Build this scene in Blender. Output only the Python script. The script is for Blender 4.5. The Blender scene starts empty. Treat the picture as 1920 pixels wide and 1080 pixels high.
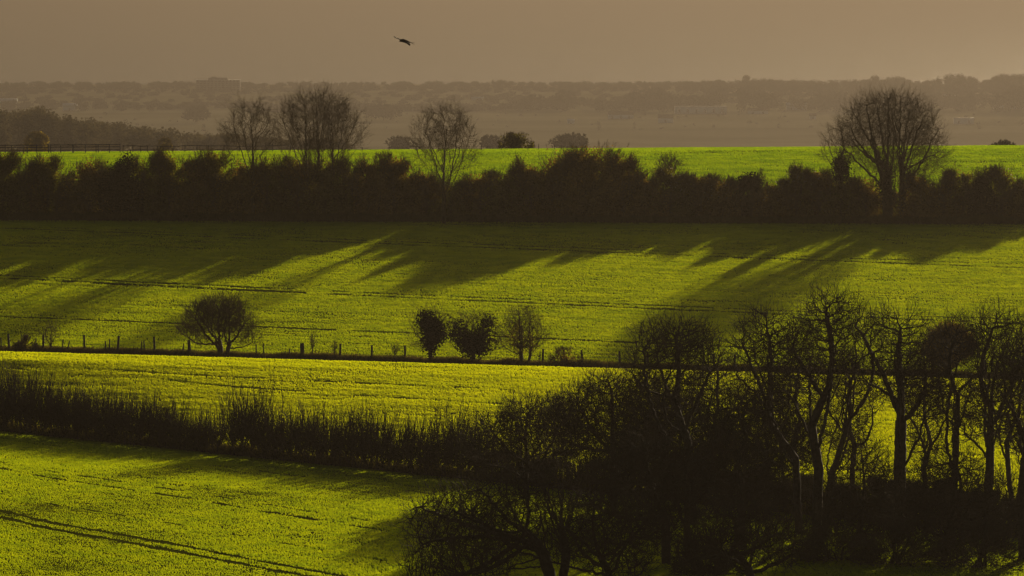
import bpy, math, random
import numpy as np
from mathutils import Vector

sc = bpy.context.scene
COL = sc.collection
# ------------------------------------------------------------------ camera
F = 10667.0                                  # focal length in photo pixels (1920 wide): a 200 mm lens
PITCH = math.atan(600.0 / F)
cam = bpy.data.cameras.new("camera")
cam_o = bpy.data.objects.new("camera", cam)
COL.objects.link(cam_o)
cam.sensor_width = 36.0
cam.lens = 36.0 * F / 1920.0
cam.clip_start = 1.0
cam.clip_end = 200000.0
cam_o.location = (0, 0, 0)
cam_o.rotation_euler = (math.pi / 2 - PITCH, 0, 0)
sc.camera = cam_o
# ------------------------------------------------------------------ sky, sun, exposure
SUN_EL, SUN_AZ = math.radians(7.9), math.radians(12.8)
w = bpy.data.worlds.new("World"); sc.world = w; w.use_nodes = True
nt = w.node_tree
sky = nt.nodes.new("ShaderNodeTexSky"); sky.sky_type = 'NISHITA'; sky.sun_disc = False
sky.sun_elevation = SUN_EL; sky.sun_rotation = SUN_AZ
sky.air_density = 1.0; sky.dust_density = 4.0; sky.ozone_density = 0.5
bg = nt.nodes["Background"]; bg.inputs["Strength"].default_value = 0.05
nt.links.new(sky.outputs[0], bg.inputs["Color"])
sun = bpy.data.lights.new("sun", 'SUN'); sun.energy = 4.6; sun.angle = math.radians(0.5)
sun.color = (1.0, 0.80, 0.52)
sun_o = bpy.data.objects.new("sun", sun); COL.objects.link(sun_o)
sdir = Vector((math.sin(SUN_AZ) * math.cos(SUN_EL), math.cos(SUN_AZ) * math.cos(SUN_EL), math.sin(SUN_EL)))
sun_o.rotation_euler = sdir.to_track_quat('Z', 'Y').to_euler()
sun_o.location = (100, 400, 80)
vs = sc.view_settings
vs.view_transform = 'Standard'; vs.look = 'None'; vs.exposure = 0.0; vs.gamma = 1.0; vs.use_curve_mapping = False
cy = sc.cycles
cy.max_bounces = 5; cy.diffuse_bounces = 2; cy.glossy_bounces = 2; cy.transmission_bounces = 3
cy.volume_bounces = 0; cy.use_denoising = True; cy.caustics_reflective = False; cy.caustics_refractive = False
HAZE_DENSITY = 1.25e-4
HAZE_COLOUR = (0.095, 0.084, 0.075, 1)
HAZE_G = 0.62

# ------------------------------------------------------------------ small helpers
def tag(o, label=None, cat=None, group=None, kind=None):
    if label: o["label"] = label
    if cat: o["category"] = cat
    if group: o["group"] = group
    if kind: o["kind"] = kind
    return o

def empty(name, loc):
    o = bpy.data.objects.new(name, None); COL.objects.link(o)
    o.location = loc; o.empty_display_size = 0.3
    return o

def make_mesh(name, V, faces):
    """faces: list of (n,k) index arrays"""
    me = bpy.data.meshes.new(name)
    V = np.ascontiguousarray(V, dtype=np.float32)
    me.vertices.add(len(V)); me.vertices.foreach_set("co", V.ravel())
    flat = np.concatenate([f.ravel() for f in faces]).astype(np.int32)
    tot = np.concatenate([np.full(len(f), f.shape[1], np.int32) for f in faces])
    start = np.concatenate([[0], np.cumsum(tot)[:-1]]).astype(np.int32)
    me.loops.add(len(flat)); me.loops.foreach_set("vertex_index", flat)
    me.polygons.add(len(tot)); me.polygons.foreach_set("loop_start", start)
    me.update(calc_edges=True)
    return me

def mesh_obj(name, V, faces, mat, parent=None, smooth=False):
    me = make_mesh(name, V, faces)
    if mat: me.materials.append(mat)
    if smooth: me.polygons.foreach_set("use_smooth", np.ones(len(me.polygons), bool)); me.update()
    o = bpy.data.objects.new(name, me); COL.objects.link(o)
    if parent: o.parent = parent
    return o

class Geo:
    """collects vertices and faces for ONE mesh"""
    def __init__(s): s.V = []; s.F = []; s.n = 0
    def add(s, V, faces):
        V = np.asarray(V, float).reshape(-1, 3)
        s.V.append(V)
        for f in faces: s.F.append(np.asarray(f) + s.n)
        s.n += len(V)
    def box(s, c, size, rz=0.0):
        hx, hy, hz = size[0] / 2, size[1] / 2, size[2] / 2
        P = np.array([(x, y, z) for z in (-hz, hz) for y in (-hy, hy) for x in (-hx, hx)])
        ca, sa = math.cos(rz), math.sin(rz)
        P = np.c_[P[:, 0] * ca - P[:, 1] * sa, P[:, 0] * sa + P[:, 1] * ca, P[:, 2]] + np.array(c)
        s.add(P, [np.array([(0, 2, 3, 1), (4, 5, 7, 6), (0, 1, 5, 4), (2, 6, 7, 3), (0, 4, 6, 2), (1, 3, 7, 5)])])
    def segs(s, p0, p1, r0, r1, k=3):
        if len(p0) == 0: return
        V, f = tubes(p0, p1, r0, r1, k); s.add(V, [f])
    def leaves(s, P, size, rng, flat=0.0):
        V, f = leafquads(P, size, rng, flat); s.add(V, [f])
    def obj(s, name, mat, parent=None, off=(0, 0, 0), smooth=False):
        if not s.V: return None
        return mesh_obj(name, np.concatenate(s.V) - np.array(off), s.F, mat, parent, smooth)

def tubes(p0, p1, r0, r1, k):
    p0 = np.asarray(p0, float); p1 = np.asarray(p1, float); n = len(p0)
    d = p1 - p0; L = np.linalg.norm(d, axis=1, keepdims=True); d = d / np.maximum(L, 1e-9)
    ref = np.where(np.abs(d[:, 2:3]) > 0.9, np.array([[1.0, 0, 0]]), np.array([[0, 0, 1.0]]))
    u = np.cross(ref, d); u /= np.maximum(np.linalg.norm(u, axis=1, keepdims=True), 1e-9)
    v = np.cross(d, u)
    a = np.arange(k) * 2 * np.pi / k
    ring = u[:, None, :] * np.cos(a)[None, :, None] + v[:, None, :] * np.sin(a)[None, :, None]
    r0 = np.broadcast_to(np.asarray(r0, float), (n,)); r1 = np.broadcast_to(np.asarray(r1, float), (n,))
    p1e = p1 + d * (r1[:, None] * 0.5)
    A = p0[:, None, :] + ring * r0[:, None, None]
    B = p1e[:, None, :] + ring * r1[:, None, None]
    V = np.concatenate([A, B], axis=1).reshape(-1, 3)
    i = np.arange(k); j = (i + 1) % k
    q = np.stack([i, j, j + k, i + k], axis=1)
    Fq = (np.arange(n)[:, None, None] * (2 * k) + q[None]).reshape(-1, 4)
    return V, Fq

def unit(v): return v / np.maximum(np.linalg.norm(v, axis=-1, keepdims=True), 1e-9)

def leafquads(P, size, rng, flat=0.0):
    n = len(P)
    a = unit(rng.normal(size=(n, 3)) * np.array([1, 1, 1 - flat]))
    b = unit(np.cross(a, rng.normal(size=(n, 3))))
    s = np.broadcast_to(np.asarray(size, float), (n,)) * rng.uniform(0.6, 1.3, n)
    a = a * s[:, None] * 0.5; b = b * s[:, None] * 0.32
    V = np.stack([P - a, P + b, P + a, P - b], axis=1).reshape(-1, 3)
    Fq = np.arange(n * 4).reshape(-1, 4)
    return V, Fq

def hash2(ix, iy, seed):
    h = np.sin(ix * 127.1 + iy * 311.7 + seed * 74.7) * 43758.5453
    return h - np.floor(h)
def vnoise(x, y, seed=0):
    ix = np.floor(x); iy = np.floor(y); fx = x - ix; fy = y - iy
    fx = fx * fx * (3 - 2 * fx); fy = fy * fy * (3 - 2 * fy)
    a = hash2(ix, iy, seed); b = hash2(ix + 1, iy, seed); c = hash2(ix, iy + 1, seed); d = hash2(ix + 1, iy + 1, seed)
    return (a * (1 - fx) + b * fx) * (1 - fy) + (c * (1 - fx) + d * fx) * fy

# ------------------------------------------------------------------ the lie of the land
def y_hedge(x): return 408 - 1.15 * np.clip(x, -90, 70)
def y_fence(x): return 516.5 - 0.40 * np.clip(x, -150, 150)
def y_row(x): return 664 - 0.09 * np.clip(x, -200, 200)
Z_FLAT, Z_FENCE, Z_ROW, SEA = -36.5, -36.0, -29.4, -206.0

def terrain(x, y):
    x = np.asarray(x, float); y = np.asarray(y, float)
    x, y = np.broadcast_arrays(x, y)
    yh, yf, yr = y_hedge(x), y_fence(x), y_row(x)
    zr = -24.75 + 0.007 * np.clip(x, -120, 120)
    o = np.ones_like(x)
    ky = [o * -400, o * 0, o * 60, o * 150, o * 250, np.maximum(yh - 36, 262), np.maximum(yh, 272), yf - 46, yf - 40, yf - 16, yf, yf + 30, (yf + yr) / 2, yr - 14, yr + 4, yr + 50, o * 748, o * 765, o * 785, o * 830, o * 1000, o * 1500, o * 2200, o * 3000,
          o * 4500, o * 6000, o * 9900, o * 9990, o * 10400, o * 90000]
    kz = [o * -2, o * -7, o * -15, o * -29, o * -36.3, o * (Z_FLAT + 0.4), o * (Z_FLAT - 0.6), o * (Z_FENCE + 2.4), o * (Z_FENCE + 2.6), o * (Z_FENCE - 0.8), o * Z_FENCE, o * (Z_FENCE + 1.25), o * ((Z_FENCE + Z_ROW) / 2 - 0.05), o * (Z_ROW - 0.45), o * Z_ROW, zr - 1.85, zr - 0.5, zr, zr - 0.25, zr - 3.2, o * -35, o * -51, o * -72, o * -98,
          o * -190, o * -199, o * -204.2, o * -205.4, o * -212, o * -230]
    z = np.full(x.shape, kz[0][0] if x.ndim else -2.0)
    for i in range(len(ky) - 1):
        m = (y >= ky[i]) & (y < ky[i + 1])
        t = np.where(m, (y - ky[i]) / np.maximum(ky[i + 1] - ky[i], 1e-6), 0)
        z = np.where(m, kz[i] + (kz[i + 1] - kz[i]) * t, z)
    return z
def tz(x, y): return float(terrain(np.array([x]), np.array([y]))[0])

SP, CP = math.sin(PITCH), math.cos(PITCH)
def at(px, py, Y):
    """world point on the ray of photo pixel (px,py) at distance Y along +Y"""
    u = (np.asarray(px, float) - 960) / F; v = (540 - np.asarray(py, float)) / F
    dy = CP + v * SP; dz = -SP + v * CP
    return np.stack(np.broadcast_arrays(u / dy * Y, np.asarray(Y, float) + 0 * u, dz / dy * Y), axis=-1)
def hit(px, py, lo=280, hi=790, n=1500):
    Y = np.linspace(lo, hi, n); P = at(px, py, Y)
    t = terrain(P[:, 0], P[:, 1]); k = np.nonzero(P[:, 2] <= t)[0]
    if len(k) == 0: return P[-1]
    p = P[k[0]].copy(); p[2] = t[k[0]]
    return p
def foot(px, Y):
    p = at(px, 500, Y); p[2] = tz(p[0], p[1]); return p

# ------------------------------------------------------------------ materials
def mat(name, build):
    m = bpy.data.materials.new(name); m.use_nodes = True
    t = m.node_tree; t.nodes.clear()
    out = t.nodes.new("ShaderNodeOutputMaterial")
    build(t, out); return m
def noise_col(t, c0, c1, scale, detail=3.0, stretch=None, lo=0.35, hi=0.65):
    tc = t.nodes.new("ShaderNodeTexCoord"); n = t.nodes.new("ShaderNodeTexNoise")
    n.inputs["Scale"].default_value = scale; n.inputs["Detail"].default_value = detail
    if stretch:
        mp = t.nodes.new("ShaderNodeMapping"); mp.inputs["Scale"].default_value = stretch
        t.links.new(tc.outputs["Object"], mp.inputs["Vector"]); t.links.new(mp.outputs[0], n.inputs["Vector"])
    else:
        t.links.new(tc.outputs["Object"], n.inputs["Vector"])
    r = t.nodes.new("ShaderNodeValToRGB")
    r.color_ramp.elements[0].position = lo; r.color_ramp.elements[1].position = hi
    r.color_ramp.elements[0].color = (*c0, 1); r.color_ramp.elements[1].color = (*c1, 1)
    t.links.new(n.outputs["Fac"], r.inputs["Fac"])
    return r.outputs["Color"], n
def m_diffuse(name, c0, c1, scale=1.0, rough=0.9, spec=0.2, bump=0.0):
    def b(t, out):
        col, n = noise_col(t, c0, c1, scale)
        p = t.nodes.new("ShaderNodeBsdfPrincipled"); p.inputs["Roughness"].default_value = rough
        p.inputs["Specular IOR Level"].default_value = spec
        t.links.new(col, p.inputs["Base Color"])
        if bump:
            bm = t.nodes.new("ShaderNodeBump"); bm.inputs["Strength"].default_value = bump; bm.inputs["Distance"].default_value = 0.2
            t.links.new(n.outputs["Fac"], bm.inputs["Height"]); t.links.new(bm.outputs[0], p.inputs["Normal"])
        t.links.new(p.outputs[0], out.inputs["Surface"])
    return mat(name, b)
def m_leaf(name, c0, c1, t0, t1, scale=1.0, mix=0.5, detail=3.0):
    """thin leaves: reflects and lets light through"""
    def b(t, out):
        col, n = noise_col(t, c0, c1, scale, detail)
        r = t.nodes.new("ShaderNodeValToRGB"); r.color_ramp.elements[0].position = 0.35; r.color_ramp.elements[1].position = 0.65
        r.color_ramp.elements[0].color = (*t0, 1); r.color_ramp.elements[1].color = (*t1, 1)
        t.links.new(n.outputs["Fac"], r.inputs["Fac"])
        d = t.nodes.new("ShaderNodeBsdfDiffuse"); tr = t.nodes.new("ShaderNodeBsdfTranslucent"); mx = t.nodes.new("ShaderNodeMixShader")
        mx.inputs[0].default_value = mix
        t.links.new(col, d.inputs["Color"]); t.links.new(r.outputs["Color"], tr.inputs["Color"])
        t.links.new(d.outputs[0], mx.inputs[1]); t.links.new(tr.outputs[0], mx.inputs[2]); t.links.new(mx.outputs[0], out.inputs["Surface"])
    return mat(name, b)

M = {}
def soil_mat(t, out):
    col, n = noise_col(t, (0.045, 0.055, 0.002), (0.08, 0.09, 0.003), 0.4, 6)
    d = t.nodes.new("ShaderNodeBsdfDiffuse"); t.links.new(col, d.inputs["Color"]); t.links.new(d.outputs[0], out.inputs["Surface"])
M["soil"] = mat("soil", soil_mat)
M["plain"] = m_diffuse("fields paled for mist", (0.24, 0.21, 0.10), (0.34, 0.30, 0.16), 0.0035, 0.95, 0.0)  # field colour raised to stand in for the bright mist low on the plain
M["crop_near"] = m_leaf("young crop", (0.060, 0.085, 0.002), (0.11, 0.12, 0.002), (0.28, 0.38, 0.002), (0.42, 0.50, 0.002), 0.5, 0.75, 6)
M["crop_strip"] = m_leaf("yellow green crop", (0.08, 0.09, 0.002), (0.12, 0.12, 0.002), (0.60, 0.68, 0.002), (0.69, 0.74, 0.002), 0.4, 0.75, 6)  # yellow green crop, colour brightened for how light falls on the strip's slope
M["crop_slope"] = m_leaf("slope crop", (0.060, 0.085, 0.002), (0.11, 0.12, 0.002), (0.30, 0.40, 0.002), (0.44, 0.52, 0.002), 0.4, 0.75, 6)
M["pasture"] = m_leaf("pasture grass", (0.05, 0.09, 0.002), (0.09, 0.13, 0.002), (0.20, 0.34, 0.002), (0.33, 0.47, 0.002), 0.3, 0.75, 6)
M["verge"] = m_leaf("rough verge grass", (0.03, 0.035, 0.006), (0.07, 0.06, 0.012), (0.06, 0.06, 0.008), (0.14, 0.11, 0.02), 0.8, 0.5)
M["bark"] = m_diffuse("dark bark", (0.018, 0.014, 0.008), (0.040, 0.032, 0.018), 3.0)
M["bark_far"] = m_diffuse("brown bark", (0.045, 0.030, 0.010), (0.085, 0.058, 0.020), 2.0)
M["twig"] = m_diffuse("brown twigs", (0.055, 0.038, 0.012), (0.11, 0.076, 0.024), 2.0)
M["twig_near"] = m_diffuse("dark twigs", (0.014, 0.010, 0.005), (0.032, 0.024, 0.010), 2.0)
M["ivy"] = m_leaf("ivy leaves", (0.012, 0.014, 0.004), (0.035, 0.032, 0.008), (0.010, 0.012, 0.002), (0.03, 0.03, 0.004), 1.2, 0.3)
M["bush"] = m_leaf("bush leaves", (0.05, 0.046, 0.007), (0.19, 0.155, 0.024), (0.10, 0.10, 0.006), (0.38, 0.33, 0.02), 0.7, 0.4)
M["bush_brown"] = m_leaf("russet leaves", (0.085, 0.055, 0.010), (0.30, 0.19, 0.035), (0.12, 0.08, 0.007), (0.42, 0.28, 0.03), 0.7, 0.4)
M["fluff"] = m_leaf("pale seed heads", (0.35, 0.31, 0.24), (0.55, 0.5, 0.4), (0.3, 0.26, 0.18), (0.5, 0.44, 0.32), 2.0, 0.5)
M["far_leaf"] = m_leaf("far foliage", (0.030, 0.028, 0.012), (0.06, 0.05, 0.02), (0.02, 0.018, 0.006), (0.04, 0.03, 0.01), 0.05, 0.3)
M["wood_leaf"] = m_leaf("leafless brown wood", (0.10, 0.075, 0.04), (0.19, 0.14, 0.07), (0.06, 0.05, 0.02), (0.10, 0.08, 0.03), 0.02, 0.3)
M["far_gold"] = m_leaf("yellowing foliage", (0.10, 0.08, 0.01), (0.16, 0.12, 0.02), (0.32, 0.24, 0.02), (0.5, 0.36, 0.03), 0.1, 0.4)
M["wood"] = m_diffuse("weathered wood", (0.030, 0.024, 0.018), (0.06, 0.048, 0.034), 4.0)
M["wire"] = m_diffuse("fence wire", (0.05, 0.045, 0.035), (0.08, 0.07, 0.055), 4.0, 0.5, 0.4)
M["white_wall"] = m_diffuse("white render", (0.72, 0.70, 0.66), (0.82, 0.80, 0.76), 0.2)
M["grey_wall"] = m_diffuse("grey concrete", (0.16, 0.15, 0.14), (0.24, 0.22, 0.20), 0.1)
M["roof"] = m_diffuse("brown roof tiles", (0.10, 0.06, 0.04), (0.16, 0.10, 0.07), 0.4)
M["pale_roof"] = m_diffuse("pale metal roof", (0.62, 0.62, 0.62), (0.78, 0.78, 0.77), 0.2, 0.5, 0.5)
M["glass"] = m_diffuse("dark window glass", (0.03, 0.032, 0.035), (0.05, 0.05, 0.055), 0.5, 0.15, 0.5)
M["feather"] = m_diffuse("dark feathers", (0.010, 0.006, 0.004), (0.022, 0.012, 0.007), 8.0)
M["sunlit_feather"] = m_diffuse("sunlit pale feathers", (0.5, 0.42, 0.32), (0.7, 0.6, 0.46), 8.0)  # wing patch: the sunlight on it is put into the pale colour
def sea_mat(t, out):
    p = t.nodes.new("ShaderNodeBsdfPrincipled")
    p.inputs["Base Color"].default_value = (0.045, 0.05, 0.045, 1); p.inputs["Roughness"].default_value = 0.55
    p.inputs["IOR"].default_value = 1.33
    tc = t.nodes.new("ShaderNodeTexCoord"); mp = t.nodes.new("ShaderNodeMapping")
    mp.inputs["Scale"].default_value = (0.014, 0.0045, 0.01)
    n = t.nodes.new("ShaderNodeTexNoise"); n.inputs["Scale"].default_value = 1.0; n.inputs["Detail"].default_value = 8.0; n.inputs["Roughness"].default_value = 0.7
    b = t.nodes.new("ShaderNodeBump"); b.inputs["Strength"].default_value = 0.8; b.inputs["Distance"].default_value = 16.0
    t.links.new(tc.outputs["Object"], mp.inputs["Vector"]); t.links.new(mp.outputs[0], n.inputs["Vector"])
    t.links.new(n.outputs["Fac"], b.inputs["Height"]); t.links.new(b.outputs[0], p.inputs["Normal"])
    t.links.new(p.outputs[0], out.inputs["Surface"])
M["sea"] = mat("sea", sea_mat)

# ------------------------------------------------------------------ ground, sea, haze
def build_ground():
    ys = np.concatenate([np.arange(-400, 240, 20), np.arange(240, 860, 3.0), np.arange(860, 2400, 30), np.arange(2400, 11000, 150)])
    nu = 161
    us = np.linspace(-1, 1, nu); us = np.sign(us) * np.abs(us) ** 1.6
    Y = np.repeat(ys[:, None], nu, 1)
    half = np.interp(ys, [-400, 240, 860, 2400, 11000], [400, 260, 420, 1600, 7000])
    X = us[None, :] * half[:, None]
    Z = terrain(X, Y)
    near = (Y < 840)
    Z = Z + np.where(near, (vnoise(X / 9, Y / 9, 3) - 0.5) * 0.12, (vnoise(X / 160, Y / 160, 5) - 0.5) * 3.0 * (Y < 9700))
    V = np.stack([X, Y, Z], -1).reshape(-1, 3)
    n = len(ys)
    i = np.arange(n - 1)[:, None] * nu + np.arange(nu - 1)[None, :]
    Fq = np.stack([i, i + 1, i + nu + 1, i + nu], -1).reshape(-1, 4)
    o = mesh_obj("ground", V, [Fq], M["soil"], smooth=True)
    tag(o, "bare soil and turf ground rolling from the near fields down to the coast", "ground", kind="structure")
    xs = np.linspace(-4200, 4200, 60); yy = np.linspace(4600, 9920, 60)
    Xp, Yp = np.meshgrid(xs, yy); Zp = terrain(Xp, Yp) + 2.2 + (vnoise(Xp / 160, Yp / 160, 5) - 0.5) * 1.0
    i = np.arange(59)[:, None] * 60 + np.arange(59)[None, :]
    tag(mesh_obj("coastal_plain", np.stack([Xp, Yp, Zp], -1).reshape(-1, 3), [np.stack([i, i + 1, i + 61, i + 60], -1).reshape(-1, 4)], M["plain"], smooth=True), "coastal plain fields with bright mist put into their pale colour", "plain", kind="structure")
build_ground()
def build_sea():
    S = 70000.0
    V = np.array([(-S, 9000, SEA), (S, 9000, SEA), (S, 75000, SEA), (-S, 75000, SEA)], float)
    o = mesh_obj("sea_water", V, [np.array([[0, 1, 2, 3]])], M["sea"])
    tag(o, "hazy brown sea beyond the coast filling the top of the view", "sea", kind="structure")
build_sea()
def build_haze():
    def hm(t, out):
        v = t.nodes.new("ShaderNodeVolumePrincipled")
        v.inputs["Color"].default_value = HAZE_COLOUR; v.inputs["Density"].default_value = HAZE_DENSITY
        v.inputs["Anisotropy"].default_value = HAZE_G
        t.links.new(v.outputs[0], out.inputs["Volume"])
    m = mat("haze air", hm)
    g = Geo(); g.box((0, 37000, (-232 + 12) / 2), (150000, 78000, 244))
    o = g.obj("haze", m); tag(o, "thin warm haze lying over the fields, town and sea", "haze", kind="stuff")
    o.display_type = 'WIRE'
build_haze()

# ------------------------------------------------------------------ crops and grass
def blades(P, h, wd, rng, lean=0.35):
    n = len(P)
    a = rng.normal(0, 0.55, n); d = np.stack([np.cos(a), np.sin(a), np.zeros(n)], 1)
    ln = rng.normal(size=(n, 3)) * lean; ln[:, 2] = 0
    tip = P + np.array([0, 0, 1.0]) * h[:, None] + ln * h[:, None]
    base = P - np.array([0, 0, 0.04])
    V = np.stack([base - d * wd[:, None] / 2, base + d * wd[:, None] / 2, tip], 1).reshape(-1, 3)
    return V, np.arange(n * 3).reshape(-1, 3)

def crop(name, label, m, ylo, yhi, ymin, ymax, dens, h, wd, rowdir, tracks, seed, rough=1.0, rowsp=0.5, margin=1.22):
    rng = np.random.default_rng(seed)
    hw = lambda Y: Y * 0.09 * margin + 4
    area = (ymax - ymin) * 2 * hw(ymax)
    n = int(area * dens)
    Y = rng.uniform(ymin, ymax, n); X = rng.uniform(-1, 1, n) * hw(ymax)
    k = (np.abs(X) < hw(Y)) & (Y > ylo(X)) & (Y < yhi(X)); X, Y = X[k], Y[k]
    rd = np.array(rowdir, float); rd /= np.linalg.norm(rd); nn = np.array([-rd[1], rd[0]])
    a = X * rd[0] + Y * rd[1]; c = X * nn[0] + Y * nn[1]
    wob = (vnoise(a / 25, c / 6, seed + 9) - 0.5) * 0.5
    cq = np.round(c / rowsp) * rowsp + rng.normal(size=len(c)) * rowsp * 0.22 + wob
    X = a * rd[0] + cq * nn[0]; Y = a * rd[1] + cq * nn[1]
    # uneven growth: long streaks along the drill rows, thin places, lush places
    g = 0.5 * vnoise(a / 4.0, cq / 0.9, seed) + 0.3 * vnoise(a / 1.1, cq / 0.5, seed + 1) + 0.35 * vnoise(a / 16, cq / 3, seed + 2)
    keep = rng.uniform(size=len(X)) < np.clip(0.80 + (g - 0.42) * 1.6 * rough, 0.25, 1)
    for (p, q, wid, miss) in tracks:
        p = np.array(p[:2]); q = np.array(q[:2]); e = q - p; L = np.linalg.norm(e); e /= L
        s = (X - p[0]) * e[0] + (Y - p[1]) * e[1]
        t = (X - p[0]) * -e[1] + (Y - p[1]) * e[0]
        t = t + (vnoise(s / 9, 0 * s, seed + 3) - 0.5) * 0.7
        inside = (np.abs(t) < wid * (0.55 + 0.9 * vnoise(s / 1.3, 0 * s, seed + 6))) & (s > -80) & (s < L + 80)
        brk = vnoise(s / 2.2, 0 * s + wid, seed + 4) < miss
        keep &= ~(inside & brk)
    X, Y, g = X[keep], Y[keep], g[keep]
    Z = terrain(X, Y)
    P = np.stack([X, Y, Z], 1)
    hh = h * (0.6 + 0.8 * g) * rng.uniform(0.8, 1.15, len(X)); ww = wd * rng.uniform(0.6, 1.4, len(X))
    V, f = blades(P, hh, ww, rng)
    o = mesh_obj(name, V, [f], m)
    tag(o, label, "crop", kind="stuff")
    return o

def track(a, b, wid=0.22, miss=0.8, lo=280, hi=790):
    return (hit(*a, lo, hi), hit(*b, lo, hi), wid, miss)

near_dir = hit(600, 1079)[:2] - hit(0, 965)[:2]
crop("crop_grass", "short green crop with wheel ruts on the nearest field", M["crop_near"],
     lambda x: 0 * x, lambda x: y_hedge(x) - 0.8, 300, 478, 60, 0.085, 0.12, near_dir,
     [track((0, 961), (600, 1075), 0.36, 0.95), track((0, 973), (560, 1079), 0.42, 0.98), track((0, 880), (760, 1003), 0.30, 0.66),
      track((0, 868), (760, 990), 0.22, 0.45), track((0, 822), (640, 905), 0.25, 0.5), track((0, 928), (700, 1050), 0.2, 0.35)], 11, 1.0, 0.35)
strip_dir = (1.0, -0.42)
crop("crop_grass", "yellow green crop strip between hedge and fence, its brighter light put into the colour", M["crop_strip"],
     lambda x: y_hedge(x) + 1.0, lambda x: y_fence(x) - 8.0, 330, 572, 64, 0.12, 0.15, hit(1000, 745)[:2] - hit(0, 690)[:2],
     [track((200, 695), (1000, 735), 0.28, 0.5), track((300, 715), (1000, 765), 0.28, 0.45)], 12, 0.6, 0.45)
slope_dir = hit(1920, 603)[:2] - hit(0, 520)[:2]
crop("crop_grass", "rippled green crop on the slope below the dark hedgerow", M["crop_slope"],
     lambda x: y_fence(x) + 1.0, lambda x: y_row(x) - 2.5, 480, 690, 46, 0.12, 0.16, slope_dir,
     [track((0, 517), (1160, 571), 0.36, 0.6), track((0, 522), (1160, 577), 0.42, 0.66), track((0, 595), (640, 621), 0.48, 0.75), track((640, 621), (1100, 640), 0.4, 0.5),
      track((700, 452), (1920, 497), 0.40, 0.6), track((700, 457), (1920, 503), 0.48, 0.75), track((1160, 571), (1920, 603), 0.36, 0.55), track((1160, 577), (1920, 609), 0.42, 0.66)], 13, 1.15, 0.8)
crop("pasture_grass", "vivid green pasture on the crest behind the hedgerow", M["pasture"],
     lambda x: y_row(x) + 5, lambda x: 0 * x + 800, 668, 800, 28, 0.15, 0.16, (1, 0.03), [], 14, 1.5, 1.3)

# ------------------------------------------------------------------ trees without leaves
def colonise(rng, trunk, tpar, att, D, kill, infl, trop, iters=220, jit=0.12):
    """branches grow from the trunk towards the crown's points (space colonisation)"""
    pos_a = np.array(trunk, float); par = list(tpar)
    att = att.astype(np.float64); a2 = (att ** 2).sum(1)
    def dmat(A, A2, B): return np.maximum(A2[:, None] + (B ** 2).sum(1)[None] - 2 * A @ B.T, 0)
    d2 = dmat(att, a2, pos_a); near = d2.argmin(1); dist = np.sqrt(d2.min(1))
    alive = dist > kill
    kids = {}
    for it in range(iters):
        act = alive & (dist < infl)
        if not act.any():
            if alive.any() and it < 3: infl *= 2.0; continue
            break
        idx = near[act]; v = unit(att[act] - pos_a[idx])
        acc = np.zeros_like(pos_a); np.add.at(acc, idx, v)
        g = np.unique(idx)
        d = unit(unit(acc[g]) + np.array([0, 0, trop]) + rng.normal(size=(len(g), 3)) * jit)
        newp = pos_a[g] + d * D
        ok = []
        for k, (gi, p) in enumerate(zip(g, newp)):
            ks = kids.setdefault(int(gi), [])
            if len(ks) >= 4 or any(((p - q) ** 2).sum() < (0.3 * D) ** 2 for q in ks): continue
            ks.append(p); ok.append(k)
        stuck = np.setdiff1d(np.arange(len(g)), np.array(ok, int))
        if len(stuck):
            st = np.isin(near, g[stuck]) & act
            alive[st] &= rng.uniform(size=st.sum()) > 0.25
        if not ok: continue
        newp = newp[ok]; n0 = len(pos_a)
        par += [int(x) for x in g[ok]]
        pos_a = np.concatenate([pos_a, newp])
        ai = np.nonzero(alive)[0]
        dn = dmat(att[ai], a2[ai], newp)
        m = dn.argmin(1); md = np.sqrt(dn[np.arange(len(ai)), m])
        up = md < dist[ai]; near[ai[up]] = n0 + m[up]; dist[ai[up]] = md[up]
        alive &= dist > kill
    return pos_a, np.array(par)

def limbs(rng, path, att, k, D, reach=0.78, wild=0.12):
    """long main limbs from the trunk into the crown, as curved chains"""
    pos = [np.array(p) for p in path]; par = [-1] + list(range(len(path) - 1)); n = len(path)
    top = pos[-1]
    sel = [int((att[:, 2] - 1.5 * np.abs(att[:, 0] - top[0]) - np.abs(att[:, 1] - top[1])).argmax())]
    d = ((att - att[sel[0]]) ** 2).sum(1)
    for _ in range(k - 1):
        j = int((d * rng.uniform(0.6, 1, len(d))).argmax()); sel.append(j); d = np.minimum(d, ((att - att[j]) ** 2).sum(1))
    for j in sel:
        q = top + (att[j] - top) * reach
        s = n - 1 if j == sel[0] else (int(rng.integers(max(1, int(n * 0.45)), n)) if n > 2 else n - 1)
        p = pos[s]; out = unit(q - p)
        c = p + (q - p) * 0.5 + np.array([0, 0, -0.10 * np.linalg.norm(q - p)]) + rng.normal(size=3) * wild * np.linalg.norm(q - p)
        m = max(3, int(np.linalg.norm(q - p) / D)); prev = s
        for t in np.linspace(0, 1, m + 1)[1:]:
            x = p * (1 - t) ** 2 + c * 2 * t * (1 - t) + q * t * t + rng.normal(size=3) * D * 0.16
            pos.append(x); par.append(prev); prev = len(pos) - 1
    return pos, par

def radii(par, n, R, tip, expo=2.3):
    s = np.zeros(n)
    for i in range(n - 1, -1, -1):
        s[i] += 1.0 if s[i] == 0 else 0.15
        if par[i] >= 0: s[par[i]] += s[i]
    r = s ** (1 / expo)
    k = math.log(R / tip) / math.log(max(r[0], 1.5))
    return tip * r ** k

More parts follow.
